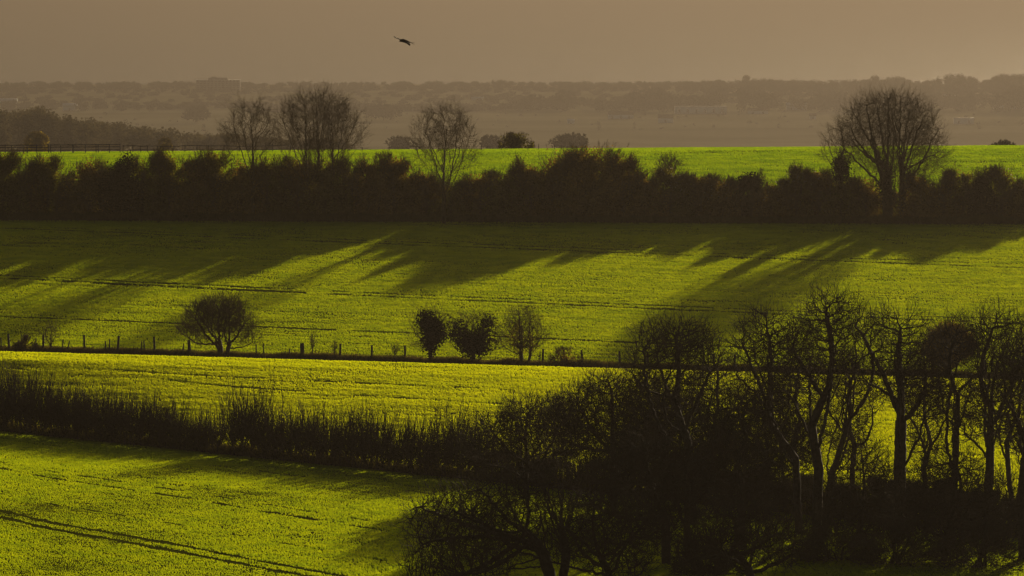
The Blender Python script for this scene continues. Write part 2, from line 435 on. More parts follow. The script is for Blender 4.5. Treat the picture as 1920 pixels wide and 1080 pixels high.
def ellipses_points(rng, ells, Y, n, depth=1.0, shell=0.42):
    """ells: (cx, cy, rx, ry) in photo pixels, turned into metres at distance Y; crown depth = its width"""
    area = np.array([e[2] * e[2] * e[3] for e in ells], float); cnt = np.maximum((n * area / area.sum()).astype(int), 8)
    out = []
    for e, c in zip(ells, cnt):
        d = unit(rng.normal(size=(c, 3))) * (rng.uniform(0, 1, c) ** shell)[:, None]
        ctr = at(e[0], e[1], Y); s = Y / F
        out.append(ctr + d * np.array([e[2] * s, e[2] * s * depth, e[3] * s]))
    return np.concatenate(out)

def twigs(rng, P, Dv, n_each, L, r, up=0.3, spread=0.8, sub=2):
    """sprays of fine twigs from points P heading along Dv: returns segment arrays"""
    P = np.repeat(P, n_each, 0); Dv = np.repeat(Dv, n_each, 0)
    n = len(P)
    d = unit(Dv + rng.normal(size=(n, 3)) * spread * 0.6 + np.array([0, 0, up]))
    l = L * rng.uniform(0.5, 1.3, n)[:, None]
    q = P + d * l * 0.55
    d2 = unit(d + rng.normal(size=(n, 3)) * 0.28 + np.array([0, 0, up * 0.4])); e = q + d2 * l * 0.5
    A = [P, q]; B = [q, e]; r0 = [np.full(n, r), np.full(n, r * 0.75)]; r1 = [np.full(n, r * 0.75), np.full(n, r * 0.45)]
    for k in range(sub):
        s = P + (q - P) * rng.uniform(0.3, 1.0, n)[:, None]
        d3 = unit(d + rng.normal(size=(n, 3)) * 0.6 + np.array([0, 0, up])); t = s + d3 * l * rng.uniform(0.3, 0.6, n)[:, None]
        A.append(s); B.append(t); r0.append(np.full(n, r * 0.7)); r1.append(np.full(n, r * 0.4))
    return np.concatenate(A), np.concatenate(B), np.concatenate(r0), np.concatenate(r1)

def spray(rng, P, Dv, n, L, r, segs, up, spread):
    """n curved shoots from every point; returns the segments and every joint with its heading"""
    P = np.repeat(P, n, 0); Dv = np.repeat(Dv, n, 0); m = len(P)
    d = unit(Dv * 0.8 + unit(rng.normal(size=(m, 3))) * spread + np.array([0, 0, up]))
    l = L * rng.uniform(0.45, 1.25, m)[:, None] / segs
    A, B, R0, R1, Q, QD = [], [], [], [], [], []
    for k in range(segs):
        q = P + d * l
        A.append(P); B.append(q); R0.append(np.full(m, r * (1 - 0.6 * k / segs))); R1.append(np.full(m, r * (1 - 0.6 * (k + 1) / segs)))
        Q.append(q); QD.append(d); P = q
        d = unit(d + rng.normal(size=(m, 3)) * 0.24 + np.array([0, 0, up * 0.35]))
    return (np.concatenate(A), np.concatenate(B), np.concatenate(R0), np.concatenate(R1)), np.concatenate(Q), np.concatenate(QD)

def bare_tree(name, label, Y, trunk_px, ells, n_att, R, seed, D=0.42, tip=0.014, trop=0.08, lv=((2, 1.5, 0.020, 3), (3, 0.75, 0.014, 2)), bark="bark_far", tw="twig", group=None,
              infl=9.0, kill=0.8, extra_trunks=(), depth=0.85, cat="tree", up=0.3, spread=0.6, jit=0.14, thick=0.16, shell=0.42, nl=9, reach=0.78, wild=0.12):
    rng = np.random.default_rng(seed)
    att = ellipses_points(rng, ells, Y, n_att, depth, shell)
    b = foot(trunk_px[0][0], Y)
    trunks = [trunk_px] + list(extra_trunks)
    own = np.zeros(len(att), int)
    if len(trunks) > 1:
        tops = np.array([at(t[-1][0], t[-1][1], Y) for t in trunks])
        own = (((att[:, None] - tops[None]) * np.array([1, 0.3, 0.4])) ** 2).sum(-1).argmin(1)
    root = empty(name, b); tag(root, label, cat, group)
    g = Geo()
    for ti, tp in enumerate(trunks):
        pts = [foot(tp[0][0], Y) - np.array([0, 0, 0.3])] + [at(x, y, Y) for x, y in tp[1:]]
        path = []
        for p, q in zip(pts[:-1], pts[1:]):
            m = max(1, int(np.linalg.norm(q - p) / D))
            path += [p + (q - p) * k / m + rng.normal(size=3) * 0.06 * D * (k > 0) for k in range(m)]
        path.append(pts[-1])
        a = att[own == ti]
        if len(a) < 5: continue
        lp, lpar = limbs(rng, path, a, nl, D, reach, wild)
        pos, par = colonise(rng, lp, lpar, a, D, kill, infl, trop, jit=jit)
        RR = R * (1 if ti == 0 else 0.75)
        r = radii(par, len(pos), RR, tip)
        i = np.nonzero(par >= 0)[0]; p0 = pos[par[i]]; p1 = pos[i]
        r0 = np.minimum(r[par[i]], r[i] * 1.35); r1 = r[i]
        big = r1 > min(max(RR * thick, tip * 2.2), RR * 0.6)
        t = Geo(); t.segs(p0[big], p1[big], r0[big], r1[big], 7); t.obj("trunk", M[bark], root, b)
        g.segs(p0[~big], p1[~big], r0[~big], r1[~big], 4)
        fine = i[(r[i] < tip * 3.2)]
        dv = unit(pos[fine] - pos[par[fine]])
        P, Dq = pos[fine], dv
        for li, (n, L, r_, sg) in enumerate(lv):
            if n < 1:
                k = rng.uniform(size=len(P)) < n; P, Dq, n = P[k], Dq[k], 1
            S, P, Dq = spray(rng, P, Dq, int(n), L, r_, sg, up, spread)
            g.segs(*S, 3)
    g.obj("crown", M[tw], root, b)
    return root, None, None, rng, b

def ivy_on(root, b, ells, Y, n, size, seed, m="ivy", name="ivy", depth=1.0):
    rng = np.random.default_rng(seed)
    P = ellipses_points(rng, ells, Y, n, depth, 0.38)
    P = P + rng.normal(size=P.shape) * size * 0.95
    g = Geo(); g.leaves(P, size, rng); return g.obj(name, M[m], root, b)

HR = "trees standing in the hedgerow"
bare_tree("bare_tree", "small open bare tree in the hedgerow left of the broad twiggy one", 668, [(475, 300), (474, 262)],
          [(470, 235, 44, 44), (445, 258, 34, 26), (488, 262, 28, 22)], 1700, 0.2, 21, 0.40, 0.009, 0.05, ((2, 1.52, 0.015, 3), (2, 0.76, 0.0105, 2)), group=HR, nl=14, jit=0.07, reach=0.92, wild=0.06)
bare_tree("bare_tree", "broad bare tree with many upright stems in the hedgerow, left of centre", 670, [(598, 330), (597, 290)],
          [(596, 228, 70, 52), (545, 246, 36, 46), (648, 250, 38, 42), (600, 262, 66, 26)], 4600, 0.22, 22, 0.40, 0.009, 0.2, ((2, 1.71, 0.015, 3), (2, 0.85, 0.0105, 2)), group=HR, nl=13, jit=0.07, reach=0.92, wild=0.06,
          extra_trunks=[[(584, 330), (574, 292)], [(616, 330), (624, 292)]])
bare_tree("bare_tree", "vase shaped bare tree with a single trunk rising before the pasture", 660, [(832, 345), (832, 318)],
          [(833, 255, 58, 54), (800, 275, 32, 36), (866, 285, 34, 36)], 3600, 0.24, 23, 0.4, 0.009, 0.06, ((2, 1.33, 0.015, 3), (2, 0.66, 0.0105, 2)), group=HR, nl=18, jit=0.07, reach=0.92, wild=0.06)
r, *_ = bare_tree("bare_tree", "tallest domed bare tree with twin trunks at the right of the hedgerow", 662, [(1664, 370), (1664, 318)],
          [(1668, 244, 96, 70), (1620, 268, 54, 56), (1725, 274, 52, 52), (1690, 302, 86, 38)], 12000, 0.6, 24, 0.42, 0.012, 0.03, ((2, 1.5, 0.013, 3), (1, 0.8, 0.011, 2)), group=HR,
          extra_trunks=[[(1692, 372), (1690, 310)]], infl=11, nl=20, kill=0.65, jit=0.06, reach=0.95, wild=0.05, shell=0.36)
ivy_on(r, foot(1664, 662), [(1663, 345, 13, 45)], 662, 1600, 0.28, 31)
r, *_ = bare_tree("bare_tree", "smaller bare tree with ivy clad trunk beside the tallest domed tree", 664, [(1577, 360), (1577, 300)],
          [(1572, 275, 36, 46), (1560, 290, 26, 30)], 1700, 0.2, 25, 0.42, 0.016, 0.1, ((1, 1.33, 0.015, 3), (2, 0.66, 0.0105, 2)), group=HR)
ivy_on(r, foot(1577, 664), [(1578, 318, 15, 30)], 664, 1500, 0.3, 32)

FT = "trees along the post fence"
Yf = lambda px: float(y_fence((px - 960) / F * 515))
r, *_ = bare_tree("hawthorn_tree", "wide domed hawthorn standing alone on the fence line at left", Yf(415), [(414, 655), (412, 640)],
          [(405, 594, 60, 34), (360, 620, 32, 18), (458, 632, 30, 14), (418, 577, 42, 20), (380, 640, 26, 11), (470, 639, 18, 8), (440, 610, 40, 26)], 7500, 0.27, 41, 0.26, 0.011, 0.0, ((2, 0.8, 0.012, 3), (2, 0.45, 0.009, 2)), group=FT,
          extra_trunks=[[(424, 656), (430, 642)]], kill=0.42, infl=5)
r, _, _, _, b = bare_tree("ivy_tree", "ivy choked tree with one broad dark column, leftmost of the three", Yf(808), [(808, 665), (806, 630)],
          [(808, 612, 40, 36), (782, 622, 22, 26), (792, 648, 26, 14), (830, 615, 16, 24)], 3000, 0.2, 42, 0.28, 0.010, 0.05, ((1, 0.9, 0.012, 3), (2, 0.45, 0.008, 2)), group=FT, kill=0.5, infl=5)
ivy_on(r, b, [(799, 597, 15, 14), (812, 616, 22, 18), (822, 632, 15, 10), (808, 640, 17, 14), (808, 656, 9, 14), (790, 610, 9, 9), (818, 603, 9, 8)], Yf(808), 4200, 0.24, 43)
r, _, _, _, b = bare_tree("ivy_tree", "ivy choked tree forked into two dark lobes, middle of the three", Yf(888), [(888, 668), (886, 640)],
          [(888, 618, 50, 32), (925, 640, 24, 26), (856, 646, 22, 18), (890, 604, 40, 16)], 3200, 0.2, 44, 0.28, 0.010, 0.05, ((1, 0.9, 0.012, 3), (2, 0.45, 0.008, 2)), group=FT, kill=0.5, infl=5)
ivy_on(r, b, [(862, 618, 15, 17), (868, 637, 18, 16), (914, 604, 14, 15), (905, 622, 14, 18), (897, 640, 20, 18), (888, 655, 26, 14), (886, 640, 24, 14), (852, 628, 12, 12), (878, 650, 14, 12), (922, 640, 12, 8), (930, 628, 8, 6), (853, 606, 8, 7), (908, 654, 12, 10)], Yf(888), 4600, 0.24, 45)
r, _, _, _, b = bare_tree("hawthorn_tree", "round twiggy thorn tree right of the ivy choked trees", Yf(980), [(978, 670), (976, 645)],
          [(980, 612, 38, 36), (1005, 632, 26, 22), (955, 640, 26, 22)], 3800, 0.18, 46, 0.26, 0.011, 0.03, ((2, 0.8, 0.011, 3), (1, 0.4, 0.008, 2)), group=FT,
          extra_trunks=[[(990, 671), (996, 650)]], kill=0.42, infl=5)
ivy_on(r, b, [(978, 645, 22, 20), (968, 620, 16, 18), (1000, 640, 12, 14)], Yf(980), 900, 0.22, 47, "bush")
r, _, _, _, b = bare_tree("round_tree", "dense russet ball of a tree on the fence line seen through tall bare trunks", Yf(1778), [(1776, 700), (1776, 680)],
          [(1778, 650, 52, 42)], 2600, 0.25, 48, 0.3, 0.013, 0.03, ((2, 0.85, 0.016, 3), (3, 0.45, 0.011, 2)), group=FT, kill=0.5, infl=5)
ivy_on(r, b, [(1778, 648, 42, 36), (1750, 655, 20, 22), (1808, 645, 20, 24), (1785, 622, 24, 14), (1768, 675, 26, 16)], Yf(1778), 9500, 0.24, 49, "bush_brown", "foliage")
bare_tree("sapling", "sparse young tree by a post at the far left of the fence", Yf(95), [(95, 652), (95, 636)],
          [(94, 626, 20, 20)], 420, 0.08, 50, 0.26, 0.011, 0.08, ((2, 0.60, 0.012, 3), (1, 0.32, 0.009, 2)), group="saplings along the post fence", kill=0.4, infl=5, cat="sapling")
bare_tree("sapling", "thin upright sapling between wide hawthorn and ivy choked trees", Yf(587), [(586, 660), (586, 645)],
          [(587, 637, 7, 15)], 120, 0.05, 51, 0.24, 0.011, 0.2, ((2, 0.52, 0.012, 3), (1, 0.28, 0.009, 2)), group="saplings along the post fence", kill=0.3, infl=5, cat="sapling")
bare_tree("sapling", "short leaning sapling just right of the thin upright one", Yf(627), [(628, 662), (627, 654)],
          [(626, 649, 6, 10)], 90, 0.04, 52, 0.2, 0.011, 0.2, ((2, 0.45, 0.012, 3), (1, 0.24, 0.009, 2)), group="saplings along the post fence", kill=0.3, infl=5, cat="sapling")
bare_tree("sapling", "low spreading sapling left of the leftmost ivy choked tree", Yf(741), [(740, 665), (740, 659)],
          [(741, 653, 11, 8)], 120, 0.04, 53, 0.2, 0.011, 0.1, ((2, 0.45, 0.012, 3), (1, 0.24, 0.009, 2)), group="saplings along the post fence", kill=0.3, infl=5, cat="sapling")

# ------------------------------------------------------------------ bushes
def bush(name, label, px, hw, top, Y, seed, leaf="bush", n=2600, size=0.32, twn=260, twl=1.0, base=None, fluff=None, group=None, up=0.7, tw="twig", cat="bush", wide=False):
    rng = np.random.default_rng(seed)
    s = Y / F; b = foot(px, Y); W = hw * s; H = at(px, top, Y)[2] - b[2]
    root = empty(name, b); tag(root, label, cat, group)
    # lumpy body: a heap of overlapping clumps, narrower at the foot
    k = max(9, int(H * W * 1.3))
    t = rng.uniform(0.05, 0.86, k); wid = np.sqrt(np.clip(1 - ((t - 0.38) / 0.62) ** 2, 0.05, 1))
    if wide: wid = np.sqrt(np.clip(1 - (t / 0.95) ** 2, 0.05, 1))
    C = np.stack([rng.uniform(-1, 1, k) * W * 0.74 * wid, rng.uniform(-1, 1, k) * W * 0.6 * wid, t * H], 1)
    C[0] = (rng.uniform(-.2, .2) * W, 0, H * 0.74)
    cr = rng.uniform(0.6, 1.2, k) * min(W, H) * 0.42
    ci = rng.integers(0, k, n)
    P = C[ci] + rng.normal(size=(n, 3)) * (cr[ci] * 0.55)[:, None]
    nf = n * 2 // 5                                      # the tangled skirt that closes the gaps at the foot
    P[:nf] = np.c_[rng.uniform(-1.25, 1.25, nf) * W, rng.normal(size=nf) * 0.5 * W, H * 0.62 * rng.uniform(0, 1, nf) ** 1.2 * (0.7 + 0.5 * vnoise(rng.uniform(0, 1, nf) * 3, np.zeros(nf), seed))]
    P[:, 2] = np.clip(P[:, 2], 0.05, H * 1.02)
    g = Geo(); g.leaves(P, size, rng); g.obj("foliage", M[leaf], root)
    g = Geo()
    ns = 9
    ft = np.c_[rng.uniform(-.35, .35, ns) * W, rng.uniform(-.3, .3, ns) * W, np.full(ns, -0.2)]
    hd = C[rng.integers(0, k, ns)]
    mid = ft * 0.4 + hd * 0.6 + rng.normal(size=(ns, 3)) * 0.15
    g.segs(ft, mid, np.full(ns, 0.09), np.full(ns, 0.06), 5); g.segs(mid, hd, np.full(ns, 0.06), np.full(ns, 0.03), 4)
    o = np.argsort(-(P[:, 2] / H + np.abs(P[:, 0]) / W * 0.7 + rng.uniform(0, .5, n)))[:twn]
    dv = unit(P[o] - np.array([0, 0, H * 0.35]))
    g.segs(*twigs(rng, P[o], dv, 2, twl * 0.8, 0.016, up * 0.6, 0.8), 3)
    g.obj("stems", M[tw], root)
    if fluff:
        o = rng.choice(np.argsort(-P[:, 2] - 0.2 * np.abs(P[:, 0]))[:int(n * 0.3)], fluff)
        Q = P[o] + np.array([0, 0, 0.15]) + rng.normal(size=(fluff, 3)) * 0.12
        g = Geo(); g.leaves(Q, 0.22, rng); g.obj("seed_heads", M["fluff"], root)
    return root

HB = "bushes of the dark hedgerow"
rows = [
 (8, 34, 290, "bush", 0, "tall dark bush filling the hedgerow's left end at the picture edge"),
 (52, 26, 338, "bush_brown", 0, "low russet scrub between the left end bush and flat topped thorn"),
 (88, 36, 298, "bush", 0, "flat topped thorn bush standing against the pasture at left"),
 (138, 20, 368, "bush_brown", 0, "lowest bush under the sunlit gap at left"),
 (168, 38, 298, "bush_brown", 0, "rounded twiggy bush just left of the square dark block"),
 (228, 30, 286, "ivy", 0, "square dark ivy covered bush meeting the rail fence"),
 (272, 32, 298, "bush", 0, "dark bush right of the square ivy block"),
 (318, 34, 283, "bush", 0, "yellow green tinted tall bush rising to the thin rail"),
 (362, 30, 302, "bush_brown", 0, "low brown bush in the dip before the open bare tree"),
 (404, 36, 285, "bush", 0, "thick dark bush at the left foot of the small open tree"),
 (452, 34, 298, "bush_brown", 0, "brown bush beneath the small open tree"),
 (505, 36, 300, "bush", 0, "dark bush between the small open tree and the broad one"),
 (560, 38, 303, "bush_brown", 0, "brown bush under the left side of the broad many stemmed tree"),
 (618, 40, 300, "bush", 0, "dark bush under the right side of the broad many stemmed tree"),
 (668, 30, 318, "bush", 110, "bush sprinkled with pale seed heads right of the broad tree"),
 (700, 26, 288, "bush_brown", 0, "slender twiggy bush rising right of the seed head sprinkled bush"),
 (745, 36, 294, "bush_brown", 0, "rounded brown bush left of the vase shaped tree"),
 (795, 30, 322, "bush_brown", 0, "low brown bush at the left foot of the vase shaped tree"),
 (850, 34, 350, "bush", 0, "lowest dark bush directly below the vase shaped tree"),
 (898, 34, 328, "bush_brown", 0, "brown bush in the dip right of the vase shaped tree"),
 (948, 32, 318, "bush", 0, "dark bush with an arching top left of the big mound"),
 (995, 34, 300, "bush_brown", 0, "open twiggy bush on the left flank of the big mound"),
 (1050, 46, 284, "bush_brown", 0, "left half of the big brown mound at centre"),
 (1108, 50, 277, "bush_brown", 0, "highest bush of the big brown mound at centre"),
 (1166, 34, 294, "bush_brown", 0, "upright twiggy bush on the right flank of the big mound"),
 (1212, 30, 330, "bush_brown", 0, "low brown bush right of the big mound"),
 (1254, 34, 319, "bush", 60, "pale rimmed round bush below the small pasture tree"),
 (1312, 36, 335, "bush_brown", 25, "low humped bush between two pale rimmed ones"),
 (1352, 26, 338, "bush_brown", 50, "small pale fringed bush left of the smooth dark dome"),
 (1402, 30, 324, "ivy", 0, "smooth dark domed bush left of the pale tipped spire"),
 (1450, 28, 340, "bush_brown", 30, "low bush with pale flecks right of the smooth dark dome"),
 (1494, 22, 304, "bush", 90, "pale tipped spire shaped bush left of the ivy clad tree"),
 (1532, 32, 326, "bush_brown", 15, "brown bush between pale tipped spire and ivy clad tree"),
 (1578, 30, 332, "bush", 0, "dark bush at the foot of the ivy clad smaller tree"),
 (1625, 34, 338, "bush_brown", 0, "russet bush left of the tallest tree's trunks"),
 (1718, 34, 332, "bush_brown", 25, "brown bush right of the tallest tree's trunks"),
 (1762, 28, 348, "bush_brown", 0, "low russet bush below the tallest tree's right limbs"),
 (1808, 30, 310, "bush", 18, "spreading thorn bush against the pasture at right"),
 (1842, 20, 322, "ivy", 0, "narrow conical dark bush at right"),
 (1886, 32, 320, "bush", 40, "round pale rimmed bush near the right picture edge"),
 (1922, 30, 346, "bush_brown", 0, "low bush cut by the right picture edge"),
]
for i, (px, hw, top, leaf, fl, lab) in enumerate(rows):
    Yb = float(y_row((px - 960) / F * 664)) + 3 + (i * 37 % 5)
    bush("hedgerow_bush", lab, px, hw * 1.12, top, Yb, 100 + i, leaf, int(5000 + hw * (410 - top) * 3.2), 0.26,
         int(200 + hw * 20) if leaf != "ivy" else 60, 0.9, fluff=fl * 5, group=HB)
bare_tree("thorn_tree", "small thorn tree on the pasture behind the pale rimmed bush", 690, [(1256, 345), (1256, 318)],
          [(1254, 308, 22, 14)], 600, 0.1, 61, 0.3, 0.014, 0.05, ((2, 0.85, 0.016, 3), (3, 0.45, 0.011, 2)), kill=0.5, infl=5)
bush("round_bush", "rounded dark bush alone on the pasture crest", 968, 26, 252, 815, 62, "bush", 4200, 0.28, 420, 0.5, wide=True)
bush("round_bush", "small spiky bush beside the leftmost fence posts", 48, 17, 634, Yf(45), 63, "bush", 800, 0.2, 260, 0.5)
bush("round_bush", "low scrubby bush between posts right of the thorn tree", 1062, 24, 656, Yf(1062), 64, "bush_brown", 600, 0.2, 160, 0.5)

# ------------------------------------------------------------------ rough verges (uncountable tussocks)
def verge(name, label, xs, yfun, wid, n, h, seed, m="verge", lo=0.4, wd=0.10):
    rng = np.random.default_rng(seed)
    X = rng.uniform(xs[0], xs[1], n); Y = yfun(X) + rng.normal(size=n) * wid
    P = np.stack([X, Y, terrain(X, Y)], 1)
    g = vnoise(X / 1.7, Y / 1.7, seed) * 0.7 + vnoise(X / 0.6, Y / 0.6, seed + 1) * 0.5
    V, f = blades(P, h * (lo + g) * rng.uniform(0.6, 1.3, n), wd * rng.uniform(0.5, 1.4, n), rng, 0.4)
    tag(mesh_obj(name, V, [f], M[m]), label, "grass", kind="stuff")
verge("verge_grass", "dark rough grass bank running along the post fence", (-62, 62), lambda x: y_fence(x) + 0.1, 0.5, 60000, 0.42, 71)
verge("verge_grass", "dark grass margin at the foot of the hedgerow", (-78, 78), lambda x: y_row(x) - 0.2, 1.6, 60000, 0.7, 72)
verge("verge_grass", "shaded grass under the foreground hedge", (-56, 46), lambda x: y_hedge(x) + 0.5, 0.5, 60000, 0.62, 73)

# ------------------------------------------------------------------ foreground hedge
def hedge(label, xr, hfun, seed, dens=2.4, gap=None, extra=1.0):
    rng = np.random.default_rng(seed)
    L = abs(xr[1] - xr[0]) * math.hypot(1, 1.03); n = int(L * dens)
    X = xr[0] + (xr[1] - xr[0]) * (np.arange(n) + rng.uniform(0, 1, n)) / n; Yv = y_hedge(X) + rng.normal(size=n) * 0.5
    B = np.stack([X, Yv, terrain(X, Yv) - 0.1], 1); H = hfun(X) * rng.uniform(0.8, 1.08, n) * (0.70 + 0.38 * vnoise(X / 2.5, X * 0, seed) + 0.36 * vnoise(X / 0.7, X * 0 + 4, seed)) * 1.36
    mx = (xr[0] + xr[1]) / 2; o0 = np.array([mx, float(y_hedge(np.array(mx))), tz(mx, float(y_hedge(np.array(mx))))])
    root = empty("hedge", o0); tag(root, label, "hedge", "lengths of the foreground hedge")
    st = Geo(); tw = Geo()
    K = B + np.c_[rng.normal(size=(n, 2)) * 0.15, H * rng.uniform(0.06, 0.24, n)]
    st.segs(B, K, np.full(n, 0.05), np.full(n, 0.04), 5)
    for k in range(9):
        d = unit(np.c_[rng.normal(size=(n, 2)) * 0.42, np.full(n, 1.0)])
        l = (H * rng.uniform(0.25, 0.5, n))[:, None]
        m = K + d * l * 0.7; d2 = unit(d * 0.5 + np.c_[rng.normal(size=(n, 2)) * 0.16, np.full(n, 1.0)]); e = m + d2 * l * 0.75
        st.segs(K, m, np.full(n, 0.026), np.full(n, 0.018), 3); tw.segs(m, e, np.full(n, 0.018), np.full(n, 0.008), 3)
        for j in range(6):
            s = K + (m - K) * rng.uniform(0.1, 1, n)[:, None]
            d3 = unit(d + rng.normal(size=(n, 3)) * 0.55 + np.array([0, 0, 0.35])); t = s + d3 * l * rng.uniform(0.3, 0.75, n)[:, None]
            tw.segs(s, t, np.full(n, 0.013), np.full(n, 0.006), 3)
        for j in range(4):
            s = m + (e - m) * rng.uniform(0.0, 0.8, n)[:, None]
            d3 = unit(d2 + rng.normal(size=(n, 3)) * 0.3 + np.array([0, 0, 0.6])); t = s + d3 * l * rng.uniform(0.2, 0.6, n)[:, None]
            tw.segs(s, t, np.full(n, 0.011), np.full(n, 0.005), 3)
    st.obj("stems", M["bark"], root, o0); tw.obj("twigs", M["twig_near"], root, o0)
    m = int(n * 60 * extra)
    i = rng.integers(0, n, m); P = B[i] + np.c_[rng.normal(size=(m, 2)) * 0.55, H[i] * np.clip(rng.normal(0.24, 0.13, m), 0.0, 0.6)]
    g = Geo(); g.leaves(P, 0.13, rng); g.obj("dead_leaves", M["ivy"], root, o0)
hx = lambda px, Y: (px - 960) / F * Y
gapx = hx(412, 428)
hedge("tall upright twiggy hedge left of the thin gap in the foreground", (-58, gapx - 0.35), lambda x: 4.3 - 0.055 * np.clip(x + 42, 0, 30), 81, 5.0, extra=1.4)
hedge("twiggy foreground hedge right of the thin gap, running to the near trees", (gapx + 0.35, hx(900, 405)), lambda x: 0 * x + 4.0, 82, 5.0, extra=1.4)
hedge("dark overgrown hedge running beneath the tall bare trees at right", (hx(900, 405), 46), lambda x: 2.7 + 0.4 * np.sin(x), 83, 3.2, extra=2.2)

# ------------------------------------------------------------------ tall bare trees, near right
NT = "tall bare trees in the near right"
def ntree(label, Y, trunk, ells, n, R, seed, extra=(), tw=((1, 1.15, 0.017, 4), (1, 0.5, 0.010, 2)), kill=0.36, D=0.25, trop=0.06, infl=4.0, jit=0.30, tip=0.015, shell=0.55, nl=8, reach=0.8, wild=0.17):
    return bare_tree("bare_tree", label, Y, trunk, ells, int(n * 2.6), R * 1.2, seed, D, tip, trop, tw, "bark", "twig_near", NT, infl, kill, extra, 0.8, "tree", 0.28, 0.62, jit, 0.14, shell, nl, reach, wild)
ntree("leaning forked bare tree, left one of those reaching the upper field", 372, [(1302, 960), (1290, 830), (1262, 745)],
      [(1265, 650, 82, 52), (1215, 690, 52, 40), (1310, 670, 50, 62), (1280, 720, 60, 60)], 1700, 0.24, 201)
ntree("slender bare tree with two diverging limbs left of the tallest crown", 366, [(1500, 980), (1492, 860), (1440, 790)],
      [(1432, 640, 62, 62), (1400, 690, 40, 62), (1470, 660, 40, 60), (1430, 740, 50, 50)], 1500, 0.2, 202)
ntree("bare tree with the tallest crown, forking in a deep V", 364, [(1532, 1000), (1535, 880), (1522, 800), (1548, 735)],
      [(1552, 610, 62, 64), (1510, 640, 42, 60), (1600, 620, 36, 62), (1555, 690, 60, 50), (1470, 720, 50, 40)], 1900, 0.27, 203, extra=[[(1545, 1000), (1560, 890), (1592, 790)]])
ntree("straight thick trunked bare tree left of the russet ball", 360, [(1686, 1000), (1688, 860), (1690, 720)],
      [(1660, 630, 50, 56), (1705, 640, 44, 58), (1690, 700, 70, 70), (1640, 700, 40, 60), (1740, 740, 48, 60)], 2000, 0.34, 204)
ntree("twin stemmed bare tree standing before the russet ball", 362, [(1786, 980), (1792, 850), (1796, 740)],
      [(1790, 640, 40, 50), (1820, 660, 44, 58), (1770, 720, 44, 60), (1810, 750, 52, 50)], 850, 0.2, 205)
ntree("crooked bare tree with bright gaps near the right picture edge", 358, [(1850, 1000), (1856, 880), (1858, 760)],
      [(1860, 640, 54, 62), (1905, 650, 44, 66), (1870, 720, 60, 62), (1820, 800, 44, 40)], 1700, 0.24, 206)
ntree("stout bare tree cut by the right picture edge", 350, [(1925, 1040), (1918, 920), (1926, 830)],
      [(1920, 700, 50, 70), (1950, 680, 50, 80), (1900, 800, 50, 50)], 1100, 0.34, 207)
ntree("dense domed bare tree, leftmost rounded crown above the hedge", 380, [(1152, 960), (1150, 860), (1148, 800)],
      [(1142, 762, 82, 64), (1085, 800, 68, 66), (1210, 790, 72, 78), (1150, 832, 100, 54)], 3200, 0.22, 208, tw=((1, 1.2, 0.017, 4), (2, 0.5, 0.0095, 2)))
ntree("low fan of upright twigs at the hedge's right end", 392, [(985, 925), (988, 860)],
      [(985, 812, 72, 60), (925, 832, 56, 50), (1045, 805, 56, 66)], 2400, 0.14, 209, tw=((1, 1.2, 0.017, 4), (2, 0.5, 0.0095, 2)))
ntree("wide spreading bare tree in front with limbs arching left over the near field", 330, [(1040, 1120), (1020, 1040), (985, 990)],
      [(900, 985, 124, 82), (822, 985, 70, 66), (985, 940, 100, 66), (870, 1055, 110, 54), (800, 1062, 56, 44)], 3600, 0.30, 210, extra=[[(1052, 1120), (1062, 1040), (1050, 960)]], trop=0.0, tw=((1, 1.2, 0.015, 4), (1, 0.5, 0.009, 2)), nl=18, reach=0.95, wild=0.09, jit=0.16)
ntree("bare tree with parallel rising trunks right of the spreading one", 344, [(1250, 1090), (1248, 980), (1215, 900)],
      [(1200, 880, 80, 62), (1130, 930, 62, 52), (1290, 890, 62, 62), (1240, 960, 90, 52)], 2200, 0.24, 211, tw=((1, 1.2, 0.017, 4), (2, 0.5, 0.0095, 2)), extra=[[(1292, 1090), (1288, 980), (1290, 900)]])
ntree("tangled bare tree filling the shade below the slender diverging one", 352, [(1392, 1060), (1390, 960), (1380, 880)],
      [(1370, 800, 60, 72), (1410, 860, 70, 62), (1340, 880, 52, 62), (1400, 930, 80, 50)], 2300, 0.2, 212, tw=((1, 1.2, 0.017, 4), (2, 0.5, 0.0095, 2)))
ntree("low crooked tree with thick boughs along the bottom edge", 330, [(1420, 1130), (1400, 1060), (1372, 1030)],
      [(1380, 1000, 92, 52), (1450, 1020, 80, 50), (1310, 1040, 62, 42)], 1500, 0.22, 213, tw=((1, 1.2, 0.017, 4), (2, 0.5, 0.0095, 2)), trop=0.0)
ntree("scrubby bare tree low between the V fork and straight trunk", 356, [(1610, 1060), (1612, 990), (1618, 930)],
      [(1615, 880, 52, 52), (1580, 930, 52, 50), (1660, 940, 62, 62), (1620, 980, 90, 50)], 1900, 0.16, 214, tw=((1, 1.2, 0.017, 4), (2, 0.5, 0.0095, 2)))
ntree("low tangled tree at the bottom right before the crooked one", 346, [(1770, 1090), (1775, 1010), (1790, 950)],
      [(1780, 900, 70, 60), (1730, 960, 72, 50), (1850, 950, 72, 62), (1790, 1010, 100, 44)], 2300, 0.2, 215, tw=((1, 1.2, 0.017, 4), (2, 0.5, 0.0095, 2)))

